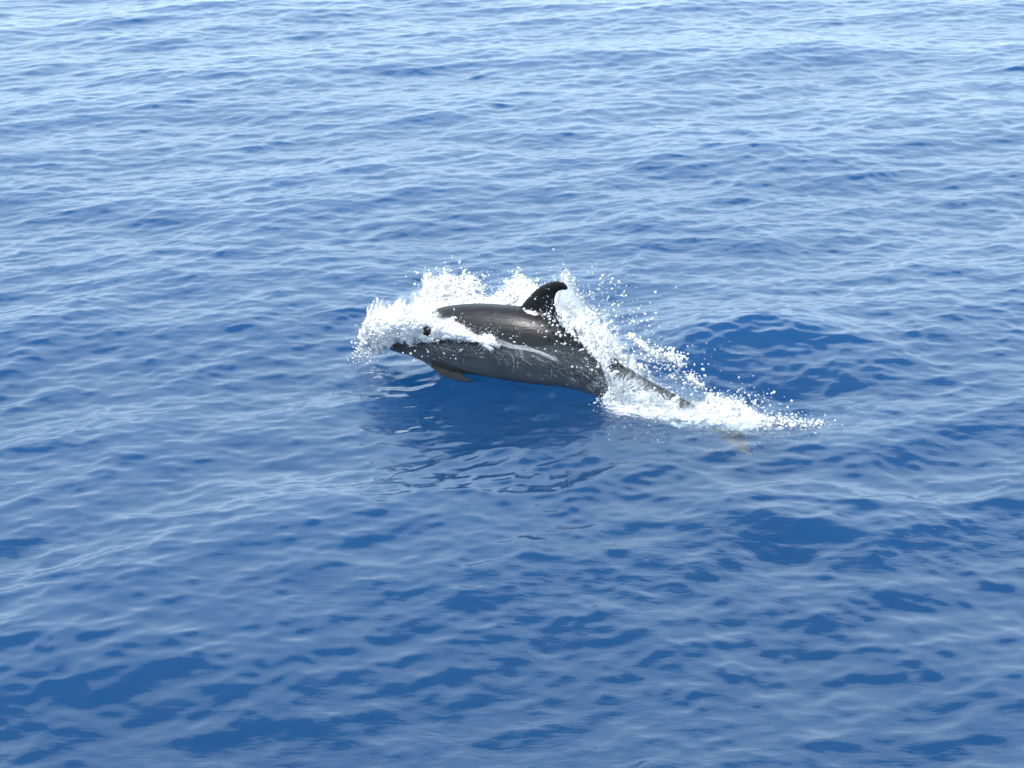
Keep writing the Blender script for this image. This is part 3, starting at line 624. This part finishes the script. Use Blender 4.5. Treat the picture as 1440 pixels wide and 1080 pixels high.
# loose drops: in front of the fin and flank, above the sheets, past the tail
for (cx, cy, sx, sy, n, n0, rm) in ((775, 440, 14, 22, 120, .10, .0030), (800, 470, 22, 14, 130, .16, .003), (840, 500, 16, 16, 140, .18, .003), (850, 430, 26, 22, 200, -.25, .0036), (890, 460, 26, 20, 130, -.25, .0034),
                             (760, 470, 40, 20, 60, .25, .003), (620, 495, 40, 8, 60, .28, .003), (690, 395, 60, 9, 160, -.4, .0032), (500, 490, 8, 14, 60, .05, .003), (925, 520, 22, 16, 90, -.1, .004),
                             (980, 500, 30, 14, 26, -.1, .0034), (1040, 560, 30, 12, 160, 0, .0034), (1100, 588, 20, 5, 150, 0, .0036), (1130, 594, 22, 3, 130, 0, .0028), (840, 400, 30, 20, 60, -.3, .003)):
    P = np.array([on_body(x, y, n0 + g.normal(0, .03)) for x, y in zip(g.normal(cx, sx, n), g.normal(cy, sy, n))])
    add_drops(P, rm * .9 * g.lognormal(0, .7, n))
for src, n_ in ((p1, 3200), (ph, 2200), (p4, 4200), (pt, 2000)):
    spray(src, n_, 0.03, 0.0014, 0.03, 0.35)
dp, dr = np.vstack(drops_p), np.concatenate(drops_r); dr = np.clip(dr, .0010, .0085)
ok = dp[:, 2] > sea_z(dp) - 0.002; dp, dr = dp[ok], dr[ok]
link('spray', drops_mesh('spray', dp, dr, g), M_FOAM, kind='stuff', label='countless loose white water drops flying round the dolphin', category='spray')
# bubbles stirred into the water round the tail and 
i = g.integers(0, len(pt), 1500); bp = pt[i] + g.normal(size=(1500, 3)) * np.array([.07, .06, .01]); bp[:, 2] = sea_z(bp) - g.exponential(0.05, 1500) - 0.006
link('bubbles', drops_mesh('bubbles', bp, np.clip(.003 * g.lognormal(0, .5, len(bp)), .0012, .008), g), M_FOAM, kind='stuff', label='pale bubbles stirred into the water beside the dolphin', category='bubbles')

# flat lace of foam left on the surface round the tail and where the head broke through
def foam_lace(name, a, b, reach, air, label):
    a, b = on_z(*a), on_z(*b); lo, hi = np.minimum(a, b) - reach, np.maximum(a, b) + reach
    ri = np.where((YS > lo[1]) & (YS < hi[1]))[0]; ci = np.where((XS > lo[0]) & (XS < hi[0]))[0]; sub = idx[np.ix_(ri, ci)]
    P = V[sub.ravel()].copy(); ab = (b - a)[:2]; tt = np.clip(((P[:, :2] - a[:2]) @ ab) / (ab @ ab), 0, 1); dist = np.linalg.norm(P[:, :2] - a[:2] - tt[:, None] * ab, axis=1)
    P[:, 2] += 0.003; n0, n1 = sub.shape; ii = np.arange(n0 * n1).reshape(n0, n1)
    q = np.stack([ii[:-1, :-1], ii[:-1, 1:], ii[1:, 1:], ii[1:, :-1]], -1).reshape(-1, 4); q = q[(dist[q] < reach).all(1)]
    used = np.zeros(len(P), bool); used[q.ravel()] = True; rm_ = np.cumsum(used) - 1
    me = mesh_from(name, P[used], rm_[q]); fl = np.stack([P[:, 0] * 13, P[:, 1] * 20, P[:, 0] * 0 + 3], -1) + 0.8 * fbm(P, 5, 66, 2)[:, None]
    at = me.attributes.new('flow', 'FLOAT_VECTOR', 'POINT'); at.data.foreach_set('vector', fl[used].astype(np.float32).ravel())
    ai = air - 0.30 * smooth(0, reach, dist) - 0.16 * tt + 0.14 * fbm(P, 4, 61, 3)
    at = me.attributes.new('air', 'FLOAT', 'POINT'); at.data.foreach_set('value', ai[used].astype(np.float32))
    link(name, me, M_SHEET, kind='stuff', label=label, category='foam')
foam_lace('tail_foam', (885, 582), (1190, 603), 0.30, 0.06, 'thin white lace of foam on the water trailing behind the tail')
foam_lace('head_foam', (530, 512), (505, 515), 0.26, -0.02, 'faint flecks of foam on the water under the head splash')
